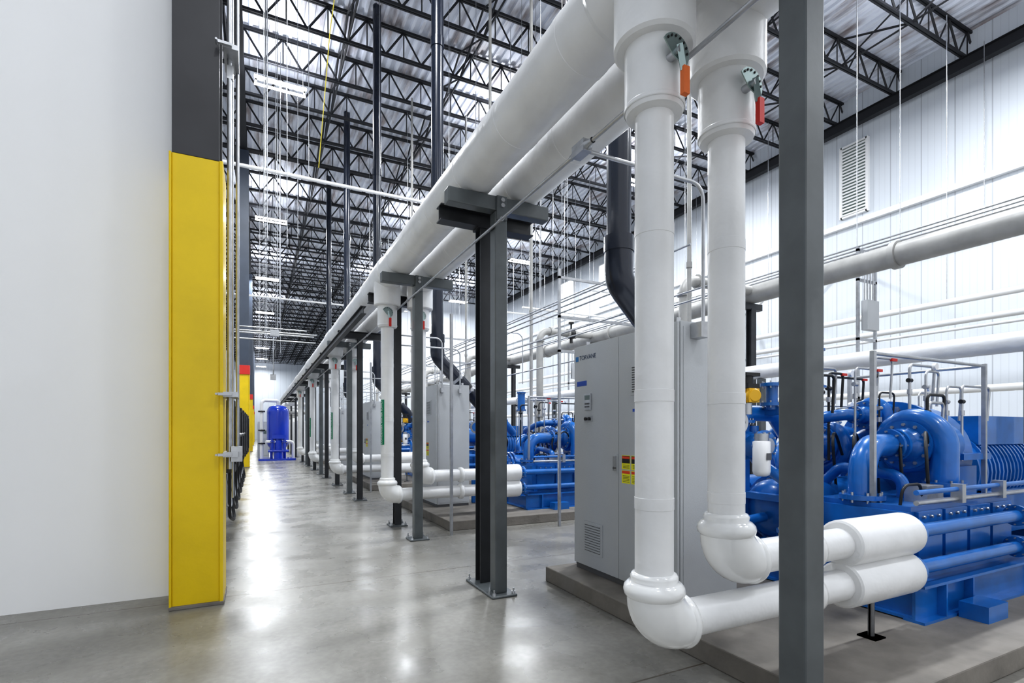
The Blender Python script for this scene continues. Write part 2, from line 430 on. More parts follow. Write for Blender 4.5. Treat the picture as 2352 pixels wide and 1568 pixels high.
def drop(cx, zc, k):
    cy = 2.05; cz = ZB+0.217; R = 0.17; b = MB(); r = 0.098
    b.lathe((cx, cy, cz-0.05), (0, 0, -1), [(0.205, 0), (0.205, 0.42), (0.19, 0.435), (0.15, 0.437)], M_INS, 40)
    b.lathe((cx, cy, cz-0.48), (0, 0, -1), [(0.15, 0), (0.15, 0.31), (0.14, 0.335), (r, 0.345)], M_INS, 40)
    b.lathe((cx, cy, cz-0.79), (0, 0, -1), [(0.150, -0.02), (0.153, -0.015), (0.153, 0.0), (0.150, 0.005)], M_INS, 40)
    zt_ = cz-0.80; ze = zc+R
    b.sweep([(cx, cy, zt_), (cx, cy, ze+0.02)], r, M_INS, 32)
    for zz in (2.55, 1.7, 1.15): b.lathe((cx, cy, zz), (0, 0, 1), [(r, 0), (r+0.002, 0.001), (r+0.002, 0.06), (r, 0.061)], M_INS, 32)
    pts = []
    for q in range(13):
        t = math.pi/2*q/12
        pts.append((cx+R-R*math.cos(t), cy, ze-R*math.sin(t)))
    rad = [0.138+0.010*math.sin(math.pi*q/12) for q in range(13)]
    b.sweep(pts, rad, M_PVC, 32)
    col = [(r, 0.0), (0.112, 0.004), (0.122, 0.02), (0.118, 0.04), (0.135, 0.05), (0.152, 0.068), (0.157, 0.09), (0.152, 0.112), (0.138, 0.125)]
    b.slathe((cx, cy, ze+0.105), (0, 0, -1), col, M_PVC, 36)
    xh = cx+R
    b.slathe((xh+0.06, cy, zc), (-1, 0, 0), [(r, 0.0), (0.112, 0.004), (0.128, 0.02), (0.143, 0.04), (0.146, 0.06), (0.138, 0.08)], M_PVC, 36)
    b.sweep([(xh, cy, zc), (3.42, cy, zc)], r, M_INS, 32)
    b.slathe((3.02, cy, zc), (1, 0, 0), [(r, 0), (0.125, 0.01), (0.13, 0.04), (0.125, 0.07), (r, 0.08)], M_PVC, 32)
    b.lathe((3.40, cy, zc), (1, 0, 0), [(r, 0), (0.135, 0.002), (0.148, 0.012), (0.150, 0.03), (0.150, 0.72), (0.145, 0.75), (0.06, 0.77)], M_INS, 36)
    # pipe stand under the horizontal leg
    b.cyl((3.75, cy, 0.15), (3.75, cy, zc-0.14), 0.02, M_GALV, n=10); b.box((3.69, cy-0.06, 0.15), (3.81, cy+0.06, 0.16), M_GALV)
    vx, vy, vz = cx-0.03, cy-0.19, 3.37
    b.cyl((vx, cy-0.1, vz), (vx, vy, vz), 0.022, M_GALV, n=12)
    n = 14; Pp = []
    for q in range(n+1):
        a = math.radians(-60+q*(190/n)); Pp.append((math.sin(a)*0.085-0.01, math.cos(a)*0.085))
    poly = [(0.0, -0.035), (-0.03, -0.02)]+Pp
    m = len(poly)
    vs = [(vx+p[0], vy, vz+p[1]) for p in poly]+[(vx+p[0], vy-0.006, vz+p[1]) for p in poly]
    fs = [tuple(range(m)), tuple(reversed(range(m, 2*m)))]+[(i, (i+1) % m, m+(i+1) % m, m+i) for i in range(m)]
    b.add(vs, fs, M_LEVER)
    for q in range(7):
        a = math.radians(-45+q*22); b.cyl((vx+math.sin(a)*0.07-0.01, vy-0.011, vz+math.cos(a)*0.07), (vx+math.sin(a)*0.07-0.01, vy-0.005, vz+math.cos(a)*0.07), 0.006, M_BLACK, n=6)
    b.cyl((vx, vy-0.03, vz), (vx, vy, vz), 0.02, M_GALV, n=6)
    b.bar((vx, vy-0.02, vz+0.02), (vx+0.020, vy-0.025, vz-0.10), 0.028, M_LEVER)
    gm = M_ORANGE if (k == 0 and cx < 2) else M_RED
    b.box((vx+0.005, vy-0.045, vz-0.215), (vx+0.040, vy-0.018, vz-0.085), gm)
    return b
for ci, (cx, zc) in enumerate(((1.836, 0.55), (2.36, 0.82))):
    for k in range(NK):
        if k < 2: src = drop(cx, zc, k).obj('insulated_drop_pipe'); o = src
        else: o = inst('insulated_drop_pipe', src, (0, 0, 0))
        o.location.y = P*k
        if k >= 1 and ci == 0 and k < 4:
            lb = MB(); vs = []; N = 8
            for zz in (1.34, 2.04):
                for q in range(N+1):
                    a = math.radians(-8+q*58/N); vs.append((cx-0.1012*math.cos(a), 2.05-0.1012*math.sin(a), zz))
            lb.add(vs, [(q, q+1, N+2+q, N+1+q) for q in range(N)], M_GREEN, True)
            lb.obj('pipe_label', parent=o)
            a = math.radians(22); nn = V((-math.cos(a), -math.sin(a), 0))
            text('CONDENSER WATER SUPPLY', V((cx, 2.05+P*k, 1.69))+nn*0.1045, (0, 0, 1), nn, 0.052, M_TXTW, o)

b = MB()
b.cyl((1.985, -2, 3.47), (1.985, 36, 3.47), 0.014, M_GALV, n=12)
for y in (4.2, 7.4, 10.5, 1.0): b.cyl((1.985, y, 3.47), (1.985, y+0.06, 3.47), 0.02, M_GALV, n=12)
b.slathe((1.985, 2.93-0.13, 3.47), (0, 1, 0), [(0.02, 0), (0.024, 0.04), (0.036, 0.06), (0.036, 0.20), (0.024, 0.22), (0.02, 0.26)], M_GALV, 12)
b.box((1.95, 2.86, 3.43), (2.02, 3.0, 3.51), M_GALV)
b.tube([(2.0, 2.93, 3.47), (3.12, 2.93, 3.47), (3.12, 2.93, 2.30)], 0.014, M_GALV, 0.12, 12)
b.cyl((2.5, 2.93, 3.47), (2.56, 2.93, 3.47), 0.02, M_GALV, n=12)
b.box((3.07, 2.90, 2.28), (3.16, 3.012, 2.40), M_GALV)
b.obj('electrical_conduit')

b = MB()
for (y, z) in ((15.3, 4.22), (15.6, 4.05), (16.1, 4.3), (18.5, 4.9)):
    b.cyl((-0.6, y, z), (1.5, y, z), 0.02, M_GALV, n=10)
for (x, y) in ((0.2, 15.3), (0.5, 15.3), (0.25, 15.7), (0.7, 18.5)):
    b.cyl((x, y, 4.1), (x, y, 14), 0.008, M_GALV, n=6)
b.tube([(0.4, 15.3, 4.2), (0.4, 15.3, 3.2), (0.4, 15.5, 3.0)], 0.014, M_GALV, 0.1, 8)
b.box((0.32, 15.25, 4.12), (0.55, 15.4, 4.28), M_GALV); b.box((0.33, 15.4, 2.95), (0.47, 15.5, 3.1), M_GALV)
b.obj('aisle_conduit_crossing')

# ------------------------------------------------------------------ concrete pads, cabinets
for k in range(NK):
    dy = P*k; b = MB(); b.box((2.68, 1.52+dy, 0), (8.7, 4.62+dy, 0.15), M_PAD); b.obj('equipment_pad', bevel=0.01)

def cabinet():
    b = MB(); X = 2.95; y0, y1, z0, z1 = 3.02, 4.485, 0.15, 2.417; D = 0.65
    b.box((X+0.02, y0+0.01, z0), (X+D-0.01, y1-0.01, z0+0.09), M_CABD)
    b.box((X+0.022, y0, z0+0.05), (X+D, y1, z1), M_CAB)
    ym = 3.755
    b.box((X+0.015, y0+0.01, z0+0.06), (X+0.023, y1-0.01, z1-0.01), M_CABD)
    for (a, c) in ((y0+0.006, ym-0.003), (ym+0.003, y1-0.006)): b.box((X-0.004, a, z0+0.06), (X+0.018, c, z1-0.006), M_CAB)
    b.box((X+0.05, y0-0.004, z0+0.08), (X+D-0.04, y0, z1-0.04), M_CAB)
    def vent(yc, zc, w, h, nl):
        b.box((X-0.014, yc-w/2, zc-h/2), (X-0.004, yc+w/2, zc+h/2), M_CAB)
        for i in range(nl):
            zz = zc-h/2+0.03+(h-0.06)*i/(nl-1)
            b.box((X-0.018, yc-w/2+0.03, zz-0.006), (X-0.0135, yc+w/2-0.03, zz+0.004), M_CABD)
            b.box((X-0.022, yc-w/2+0.025, zz+0.002), (X-0.0135, yc+w/2-0.025, zz+0.010), M_CAB)
    vent(4.15, 0.50, 0.31, 0.31, 11); vent(3.45, 2.0, 0.27, 0.27, 11)
    b.box((X-0.022, 4.17, 1.76), (X-0.004, 4.285, 1.92), M_GALV); b.box((X-0.024, 4.185, 1.86), (X-0.021, 4.27, 1.905), M_SCR)
    for i in range(3):
        for j in range(2): b.box((X-0.026, 4.19+i*0.028, 1.785+j*0.03), (X-0.021, 4.21+i*0.028, 1.80+j*0.03), M_CABD)
    b.box((X-0.018, 4.16, 1.645), (X-0.004, 4.285, 1.70), M_GALV)
    for yy in (4.19, 4.25): b.cyl((X-0.035, yy, 1.672), (X-0.015, yy, 1.672), 0.017, M_BLACK, n=14)
    b.box((X-0.016, 3.765, 1.17), (X-0.004, 3.80, 1.34), M_CAB); b.box((X-0.040, 3.772, 1.19), (X-0.016, 3.793, 1.32), M_GALV)
    b.cyl((X-0.02, 3.782, 1.215), (X-0.043, 3.782, 1.215), 0.012, M_CABD, n=10)
    b.box((X-0.006, 4.26, 2.005), (X-0.004, 4.43, 2.055), M_TAPE); b.box((X-0.006, 3.44, 1.72), (X-0.004, 3.56, 1.745), M_TAPE)
    b.box((X-0.006, 4.405, 2.26), (X-0.004, 4.455, 2.31), M_LOGO)
    for (yc, w) in ((3.65, 0.115), (3.52, 0.115)):
        b.box((X-0.006, yc-w/2, 1.21), (X-0.004, yc+w/2, 1.335), M_LBLY)
        b.box((X-0.007, yc-w/2+0.004, 1.265), (X-0.0045, yc+w/2-0.004, 1.33), M_BLACK)
        b.box((X-0.008, yc-w/2+0.008, 1.305), (X-0.0045, yc+w/2-0.008, 1.325), M_LBLR)
        for q in range(3): b.box((X-0.0075, yc-w/2+0.01, 1.222+q*0.012), (X-0.0045, yc+w/2-0.02, 1.226+q*0.012), M_BLACK)
        b.box((X-0.006, yc-w/2, 1.085), (X-0.004, yc+w/2, 1.20), M_LBLY)
        b.box((X-0.007, yc-w/2+0.004, 1.172), (X-0.0045, yc+w/2-0.004, 1.196), M_LBLR)
        for q in range(5): b.box((X-0.0075, yc-w/2+0.01, 1.098+q*0.013), (X-0.0045, yc+w/2-0.015, 1.102+q*0.013), M_BLACK)
    for yy in (y0+0.1, y1-0.1):
        for xx in (X+0.1, X+D-0.1): b.box((xx-0.02, yy-0.005, z1), (xx+0.02, yy+0.005, z1+0.05), M_GALV)
    return b
for k in range(NK):
    if k == 0: cab0 = cabinet().obj('electrical_starter_cabinet', bevel=0.004); o = cab0
    else: o = inst('electrical_starter_cabinet', cab0, (0, P*k, 0))
    if k < 2:
        text('TORVANE', (2.9445, 4.245+P*k, 2.287), (0, -1, 0), (-1, 0, 0), 0.062, M_TXTB, o)
b = MB(); b.box((3.02, 4.495, 0.16), (3.5, 4.56, 0.62), M_CAB); b.obj('cable_trough', bevel=0.004)
for k in (1, 2, 3):
    b = MB(); y = 9.07+P*(k-1)
    for dx in (0.1, 0.45):
        b.tube([(2.95+dx, y-0.04, 2.30), (2.95+dx, y-0.04, 3.3-dx*0.5), (2.2, y-0.04, 3.3-dx*0.5)], 0.014, M_GALV, 0.12, 8)
        b.box((2.95+dx-0.03, y-0.08, 2.26), (2.95+dx+0.03, y-0.01, 2.34), M_GALV)
    b.obj('cabinet_feed_conduit')

# ------------------------------------------------------------------ compressor
def spiral(b, c, ax, R0, R1, r0, r1, a0, a1, m, sgn=1, out=0.5):
    a, u, w = basis(V(ax)); c = V(c); pts = []; rad = []; N = 30
    for i in range(N+1):
        t = i/N; th = math.radians(a0+(a1-a0)*t)*sgn; R = R0+(R1-R0)*t
        pts.append(c+(u*math.cos(th)+w*math.sin(th))*R); rad.append(r0+(r1-r0)*t)
    d = (pts[-1]-pts[-2]).normalized()
    pts.append(pts[-1]+d*out); rad.append(r1*1.05)
    b.sweep(pts, rad, m, 16)
    return pts[-1], d
def compressor():
    b = MB(); B = M_BLUE
    for y in (2.06, 4.3): b.ibeam((4.3, y, 0.29), (8.5, y, 0.29), 0.14, 0.28, B, t=0.02)
    for x in (4.37, 5.4, 6.5, 7.6, 8.43): b.ibeam((x, 2.06, 0.27), (x, 4.3, 0.27), 0.12, 0.22, B, t=0.02)
    for x in (4.6, 5.0, 6.2): b.box((x, 1.99, 0.16), (x+0.02, 2.06, 0.42), B)
    b.box((4.4, 2.12, 0.38), (6.3, 4.2, 0.46), B)
    b.box((4.55, 2.2, 0.46), (6.2, 2.95, 0.96), B)
    for i in range(4):
        b.box((4.6+i*0.4, 2.17, 0.5), (4.95+i*0.4, 2.20, 0.92), B)
        for zz in (0.54, 0.88):
            for q in range(3): b.cyl((4.66+i*0.4+q*0.11, 2.15, zz), (4.66+i*0.4+q*0.11, 2.17, zz), 0.012, M_GALV, n=6)
    b.box((4.5, 2.2, 0.52), (4.55, 2.9, 0.92), B)
    for (y, z, r) in ((3.35, 0.80, 0.27), (3.95, 0.80, 0.27)):
        b.cyl((4.55, y, z), (6.4, y, z), r, B, n=32)
        b.flange((4.55, y, z), (1, 0, 0), r+0.06, 0.04, B, 14); b.flange((4.63, y, z), (1, 0, 0), r+0.06, 0.04, B, 0)
        b.slathe((4.53, y, z), (-1, 0, 0), [(r+0.02, 0), (r+0.01, 0.06), (r*0.85, 0.13), (r*0.5, 0.18), (0, 0.19)], B, 28)
        for x in (5.0, 5.9): b.box((x, y-0.2, 0.44), (x+0.05, y+0.2, z-0.1), B)
    b.cyl((6.15, 3.15, 1.30), (6.60, 3.15, 1.30), 0.52, B, n=48)
    b.flange((6.12, 3.15, 1.30), (1, 0, 0), 0.57, 0.05, B, 22)
    b.box((6.15, 2.6, 0.46), (6.60, 3.7, 1.2), B)
    b.box((6.1, 2.5, 1.27), (6.65, 3.8, 1.33), B)
    stages = [((5.62, 2.72, 1.42), 0.20, 0.28, 0.05, 0.105, 40), ((5.70, 3.62, 1.40), 0.19, 0.26, 0.045, 0.10, 160), ((5.85, 3.2, 1.72), 0.12, 0.16, 0.035, 0.065, 100)]
    for (c, R0, R1, r0, r1, a0) in stages:
        e, d = spiral(b, c, (1, 0, 0), R0, R1, r0, r1, a0, a0+330, B, 1, 0.30)
        b.flange(e, d, r1*1.55, 0.035, B, 8)
        b.cyl((c[0]-0.09, c[1], c[2]), (c[0]+0.5, c[1], c[2]), R0+0.02, B, n=32)
        b.lathe((c[0]-0.09, c[1], c[2]), (-1, 0, 0), [(R0-0.02, 0), (R0*0.7, 0.07), (R0*0.5, 0.10), (R0*0.5, 0.2)], B, 28)
        b.flange((c[0]-0.10, c[1], c[2]), (1, 0, 0), R0+0.03, 0.03, B, 12)
        b.flange((c[0]-0.29, c[1], c[2]), (1, 0, 0), R0*0.75, 0.035, B, 8)
    b.tube([(5.35, 2.72, 1.42), (4.66, 2.62, 1.42), (4.66, 2.62, 0.92)], 0.105, B, 0.28, 20)
    b.flange((4.66, 2.62, 0.99), (0, 0, 1), 0.17, 0.04, B, 8)
    b.flange((5.2, 2.70, 1.42), (1, 0, 0), 0.15, 0.035, B, 8)
    b.tube([(5.45, 3.62, 1.40), (4.90, 3.62, 1.42), (4.90, 3.40, 0.95)], 0.085, B, 0.25, 18)
    b.flange((4.90, 3.45, 1.10), (0, 0.2, 1), 0.14, 0.035, B, 8)
    b.tube([(5.6, 3.2, 1.72), (5.25, 3.2, 1.72), (5.25, 3.95, 1.55), (5.25, 3.95, 1.0)], 0.06, B, 0.2, 16)
    b.tube([(5.15, 2.55, 0.95), (5.15, 2.55, 1.15), (5.15, 3.1, 1.2), (5.15, 3.3, 1.0)], 0.05, B, 0.12, 14)
    for z in (0.55, 0.82):
        b.tube([(4.19, 2.05, z), (7.2, 2.05, z)], 0.05, B, n=16)
        b.flange((4.23, 2.05, z), (1, 0, 0), 0.11, 0.03, B, 8)
        b.flange((5.9, 2.05, z), (1, 0, 0), 0.09, 0.03, B, 8)
        b.tube([(6.1, 2.05, z), (6.1, 2.3, z)], 0.05, B, n=12)
    b.box((4.30, 3.02, 0.15), (4.38, 3.10, 1.75), B); b.box((4.30, 3.52, 0.15), (4.38, 3.60, 1.75), B)
    b.box((4.28, 3.0, 1.70), (4.40, 3.62, 1.78), B); b.box((4.28, 3.0, 0.90), (4.40, 3.62, 0.96), B)
    b.tube([(4.15, 2.95, 0.45), (4.15, 2.95, 1.10), (4.15, 3.3, 1.30), (4.15, 3.3, 1.60)], 0.05, B, 0.12, 14)
    b.flange((4.15, 2.95, 0.62), (0, 0, 1), 0.09, 0.03, B, 6); b.flange((4.15, 2.95, 0.68), (0, 0, 1), 0.09, 0.03, B, 6)
    b.tube([(4.15, 2.95, 0.50), (4.15, 2.95, 0.42), (4.55, 2.95, 0.42)], 0.05, B, 0.08, 14)
    b.tube([(3.80, 3.30, 0.16), (3.80, 3.30, 0.70), (4.3, 3.30, 0.74)], 0.045, B, 0.1, 14)
    b.flange((3.80, 3.30, 0.40), (0, 0, 1), 0.085, 0.03, B, 6)
    b.sphere((4.05, 3.32, 1.42), 0.14, B); b.cyl((4.05, 3.32, 1.42), (4.05, 3.12, 1.42), 0.11, B, n=24)
    b.flange((4.05, 3.10, 1.42), (0, 1, 0), 0.14, 0.03, B, 10)
    b.cyl((4.05, 3.085, 1.42), (4.05, 3.05, 1.42), 0.07, M_GALV, n=20)
    b.sphere((3.93, 3.38, 1.63), 0.11, B); b.flange((3.86, 3.28, 1.63), (0.55, 0.83, 0), 0.13, 0.03, M_GALV, 8); b.cyl((3.845, 3.255, 1.63), (3.86, 3.28, 1.63), 0.09, B)
    b.tube([(4.05, 3.35, 1.5), (4.05, 3.35, 1.72), (4.5, 3.35, 1.72), (4.7, 3.35, 1.5)], 0.075, B, 0.15, 16)
    b.flange((4.05, 3.35, 1.64), (0, 0, 1), 0.12, 0.025, B, 8)
    b.cyl((3.95, 3.20, 1.70), (3.95, 3.20, 1.80), 0.04, M_GALV)
    b.lathe((3.98, 3.14, 1.87), (0.4, 0.9, 0), [(0, 0), (0.05, 0), (0.065, 0.02), (0.065, 0.2), (0.05, 0.22), (0, 0.22)], M_YACT, 20)
    for q in range(6): b.box((3.93+q*0.014, 3.16+q*0.032, 1.81), (4.06+q*0.014, 3.17+q*0.032, 1.935), M_YACT)
    b.box((3.94, 3.18, 1.94), (4.09, 3.34, 1.98), M_BLACK); b.cyl((4.01, 3.26, 1.98), (4.01, 3.26, 2.05), 0.06, M_BLACK, n=16)
    b.box((3.93, 3.19, 2.05), (4.11, 3.34, 2.08), M_BLACK)
    b.cyl((4.28, 3.2, 1.75), (4.28, 3.2, 2.0), 0.05, B); b.flange((4.28, 3.2, 1.80), (0, 0, 1), 0.1, 0.03, B, 6); b.flange((4.28, 3.2, 1.98), (0, 0, 1), 0.1, 0.03, B, 6)
    b.cyl((4.75, 3.1, 1.5), (4.75, 3.1, 2.0), 0.035, M_GALV); b.cyl((4.75, 3.1, 1.98), (4.75, 3.1, 2.32), 0.075, B); b.flange((4.75, 3.1, 1.97), (0, 0, 1), 0.10, 0.02, B, 6)
    b.flange((4.75, 3.1, 2.32), (0, 0, 1), 0.09, 0.02, B, 6)
    b.slathe((3.97, 3.07, 1.47), (0, 0, -1), [(0, 0), (0.05, 0), (0.073, 0.012), (0.073, 0.27), (0.066, 0.30), (0.04, 0.315), (0, 0.318)], M_WHT, 28)
    b.cyl((3.97, 3.07, 1.46), (3.97, 3.07, 1.53), 0.06, M_GALV); b.cyl((3.97, 3.07, 1.50), (4.1, 3.2, 1.52), 0.03, M_GALV)
    b.box((3.94, 2.993, 1.30), (4.0, 2.997, 1.36), M_CABD)
    b.cyl((7.0, 3.15, 1.1), (8.4, 3.15, 1.1), 0.42, B, n=40)
    for i in range(14): b.cyl((7.1+i*0.09, 3.15, 1.1), (7.13+i*0.09, 3.15, 1.1), 0.45, B, n=32)
    b.box((7.15, 2.8, 1.4), (8.25, 3.5, 1.72), B); b.box((7.1, 2.7, 0.42), (8.3, 3.6, 0.9), B)
    b.cyl((6.60, 3.15, 1.1), (7.0, 3.15, 1.1), 0.18, M_YACT)
    b.box((4.9, 2.25, 0.96), (5.15, 2.42, 1.10), M_GALV)
    for i in range(7):
        y = 2.4+i*0.2
        b.tube([(5.25, y, 0.96), (5.1, y-0.05, 1.35+0.04*i), (5.4, y+0.1, 1.62-0.02*i), (5.6, y+0.15, 1.3)], 0.014, M_BLACK, 0.25, 8)
    b.tube([(4.6, 2.3, 0.95), (4.6, 2.28, 1.12), (4.85, 2.28, 1.12), (4.95, 2.3, 0.95)], 0.012, M_BLACK, 0.08, 8)
    b.tube([(4.5, 2.14, 1.0), (6.4, 2.14, 1.0)], 0.02, M_GALV, n=10); b.tube([(4.5, 2.14, 1.08), (6.4, 2.14, 1.08)], 0.02, B, n=10)
    b.box((5.1, 2.10, 0.97), (5.16, 2.18, 1.12), M_GALV); b.box((5.8, 2.10, 0.97), (5.86, 2.18, 1.12), M_GALV)
    b.box((4.75, 1.80, 0.15), (5.05, 1.98, 0.27), B)
    rs = random.Random(5)
    for i in range(20):
        x = 4.55+rs.random()*2.0; y = 2.6+rs.random()*1.3; zt2 = 1.8+rs.random()*0.45; L = 0.2+rs.random()*0.4
        b.tube([(x, y, 1.25), (x, y, zt2), (x+L, y, zt2), (x+L, y+0.02, zt2-0.35)], 0.009+0.006*rs.random(), M_GALV if i % 3 else M_BLACK, 0.05, 8)
        b.cyl((x-0.028, y, zt2-0.16), (x+0.028, y, zt2-0.16), 0.022, M_BLACK if i % 2 else M_GALV, n=10)
        b.cyl((x, y, zt2-0.3), (x, y, zt2-0.25), 0.024, M_GALV, n=8)
        if i % 4 == 0: b.cyl((x+L*0.5, y-0.04, zt2+0.05), (x+L*0.5, y-0.01, zt2+0.05), 0.035, M_WHT, n=16); b.cyl((x+L*0.5, y, zt2), (x+L*0.5, y, zt2+0.05), 0.01, M_GALV, n=8)
        if i % 5 == 0: b.box((x+L-0.04, y-0.02, zt2-0.02), (x+L+0.04, y+0.0, zt2+0.005), M_RED)
    b.tube([(4.6, 2.5, 2.2), (6.5, 2.5, 2.2), (6.5, 3.8, 2.2)], 0.016, M_GALV, 0.1, 8)
    for (x, y) in ((4.6, 2.5), (6.5, 2.5), (6.5, 3.8)): b.box((x-0.018, y-0.018, 0.42), (x+0.018, y+0.018, 2.22), M_GALV)
    return b
for k in range(NK):
    if k == 0: cmp0 = compressor().obj('centrifugal_air_compressor')
    else: inst('centrifugal_air_compressor', cmp0, (0, P*k, 0))

def intake():
    b = MB(); x, y, r = 3.4, 4.33, 0.127
    b.cyl((x, y, 3.45), (x, y, H-0.05), r, M_NAVY, n=28)
    b.tube([(x, y, 3.5), (x, y, 3.12), (x+0.62, y, 2.5)], r+0.022, M_NAVY, 0.25, 28)
    b.lathe((x, y, 3.42), (0, 0, 1), [(r, 0), (r+0.03, 0), (r+0.03, 0.16), (r, 0.17)], M_NAVY, 28)
    for zz in (6.4, 9.6): b.lathe((x, y, zz), (0, 0, 1), [(r, 0), (r+0.014, 0), (r+0.014, 0.2), (r, 0.2)], M_NAVY, 28)
    d = V((1, 0, -1)).normalized(); p = V((x+0.42, y, 2.70))
    for q in (0.0, 0.36): b.lathe(p+d*q, d, [(r, 0), (r+0.055, 0), (r+0.055, 0.06), (r, 0.06)], M_GALV, 28)
    b.lathe(p+d*0.06, d, [(r+0.012, 0), (r+0.018, 0.03), (r, 0.08), (r+0.018, 0.13), (r, 0.18), (r+0.018, 0.23), (r+0.012, 0.3)], M_BLACK, 28)
    for q in (0.03, 0.39):
        for s_ in (-1, 1): b.bx(p+d*q+V((0, s_*(r+0.07), 0)), (0.07, 0.06, 0.05), M_GALV)
    b.tube([p+d*0.3, p+d*0.85, (x+1.05, y, 1.6)], r+0.01, M_NAVY, 0.25, 24)
    b.tube([(x+1.05, y, 1.65), (x+1.05, y, 1.3), (x+1.6, y, 1.3)], r, M_NAVY, 0.25, 24)
    return b
for k in range(NK):
    if k == 0: in0 = intake().obj('air_intake_pipe')
    else: inst('air_intake_pipe', in0, (0, P*k, 0))

def branch():
    b = MB(); x, y, z, r = 7.9, 1.87, 4.68, 0.11
    b.tube([(x, y, 0.16), (x, y, z), (9.82, y, z)], r, M_PIPE, 0.28, 20)
    for zz in (2.0, z-0.35): b.lathe((x, y, zz), (0, 0, 1), [(r, 0), (r+0.035, 0), (r+0.035, 0.07), (r, 0.07)], M_PIPE, 20)
    for xx in (x+0.35, x+1.0, x+1.25): b.lathe((xx, y, z), (1, 0, 0), [(r, 0), (r+0.04, 0), (r+0.04, 0.07), (r, 0.07)], M_PIPE, 20)
    b.lathe((x+1.08, y, z), (1, 0, 0), [(r+0.05, 0), (r+0.05, 0.16)], M_BLACK, 20)
    b.cyl((x+1.16, y, z+0.1), (x+1.16, y, z+0.32), 0.03, M_BLACK); b.lathe((x+1.16, y, z+0.32), (0, 0, 1), [(0, 0), (0.09, 0), (0.09, 0.05), (0, 0.05)], M_BLACK, 16)
    b.cyl((x+1.16, y, z-0.3), (x+1.16, y, z-0.1), 0.05, M_BLACK)
    return b
for k in range(NK+2):
    if k == 0: br0 = branch().obj('discharge_branch_pipe')
    else: inst('discharge_branch_pipe', br0, (0, P*k, 0))
b = MB(); b.cyl((10.0, -5.5, 4.62), (10.0, 46.5, 4.62), 0.20, M_PIPE, n=32)
for y in range(-3, 46, 4): b.lathe((10.0, y, 4.62), (0, 1, 0), [(0.20, 0), (0.24, 0), (0.24, 0.1), (0.20, 0.1)], M_PIPE, 32)
for y in range(-4, 46, 6):
    b.ibeam((10.0, y, 0), (10.0, y, 4.3), 0.15, 0.15, M_DARK, up=(0, 1, 0)); b.box((9.7, y-0.06, 4.28), (10.3, y+0.06, 4.42), M_DARK)
b.obj('compressed_air_header_pipe')
b = MB()
b.cyl((9.05, -5.5, 2.74), (9.05, 46, 2.74), 0.14, M_INS, n=24)
for y in range(-5, 46, 4): b.box((8.98, y-0.05, 0.0), (9.12, y+0.05, 2.60), M_GRAY)
b.obj('insulated_supply_pipe')

b = MB()
for (x, z, r) in ((14.0, 4.0, 0.07), (18.5, 5.4, 0.10), (20.8, 8.4, 0.05), (12.0, 3.1, 0.04), (12.6, 3.6, 0.03), (16.0, 2.6, 0.09)):
    b.cyl((x, -5, z), (x, 36, z), r, M_WHT, n=12)
    for y in range(-4, 36, 6): b.cyl((x, y, z), (x, y, 14), 0.012, M_GALV, n=5)
for (y, x0, z) in ((17, 12, 7.2), (23, 12, 7.8), (29, 12, 9.0)):
    b.tube([(x0, y, z), (20.5, y, z), (20.5, y, z-3)], 0.05, M_WHT, 0.2, 10)
    for q in range(4): b.cyl((x0+1+q*2.2, y, z), (x0+1+q*2.2, y, 14), 0.01, M_GALV, n=5)
b.tube([(20.9, 12.6, 8.2), (19.0, 12.6, 8.2), (19.0, 14.5, 7.2), (20.9, 17.5, 6.0)], 0.07, M_WHT, 0.2, 12)
b.obj('sprinkler_and_service_piping')
b = MB()
for y in (0.5, 3.3, 6.2, 9.4, 13.0, 17.0):
    for x in (10.9, 11.5):
        b.box((x, y, 0), (x+0.05, y+0.05, 5.3), M_GALV)
    for z in (2.2, 3.4, 4.6, 5.2): b.box((10.9, y, z), (11.55, y+0.05, z+0.05), M_GALV)
    b.box((11.0, y-0.12, 3.6), (11.4, y, 4.2), M_CAB)
    for q in range(4): b.cyl((11.05+q*0.1, y-0.03, 4.2), (11.05+q*0.1, y-0.03, 5.2), 0.016, M_GALV, n=8)
for q in range(3): b.cyl((10.95+q*0.2, 0.5, 5.3), (10.95+q*0.2, 20, 5.3), 0.018, M_GALV, n=8)
b.obj('conduit_strut_frames')

b = MB()
b.cyl((-6.9, 14.2, 8.05), (7.5, 14.2, 8.05), 0.045, M_WHT, n=12)
b.cyl((-6.9, 30, 8.6), (8.0, 30, 8.6), 0.045, M_WHT, n=12)
for x in (-5, -2, 0.2, 1.2, 3, 5, 7): b.cyl((x, 14.2, 8.05), (x, 14.2, 14), 0.008, M_GALV, n=5)
b.obj('sprinkler_main')
b = MB()
for i in range(52):
    x = random.uniform(0.05, 1.2); y = random.uniform(9, 42)
    if i > 16: x = random.uniform(4.5, 7.6); y = random.uniform(8, 42)
    z0 = random.uniform(4.3, 6.5) if i > 16 else random.uniform(5, 8)
    b.cyl((x, y, z0), (x, y, 14), 0.007, M_GALV, n=5)
b.obj('hanger_rods')
b = MB(); b.tube([(1.9, 12.0, 14.0), (1.55, 12.8, 11.0), (1.4, 13.8, 8.2)], 0.012, M_STRIPE, 0.5, 6); b.obj('yellow_drop_cord')

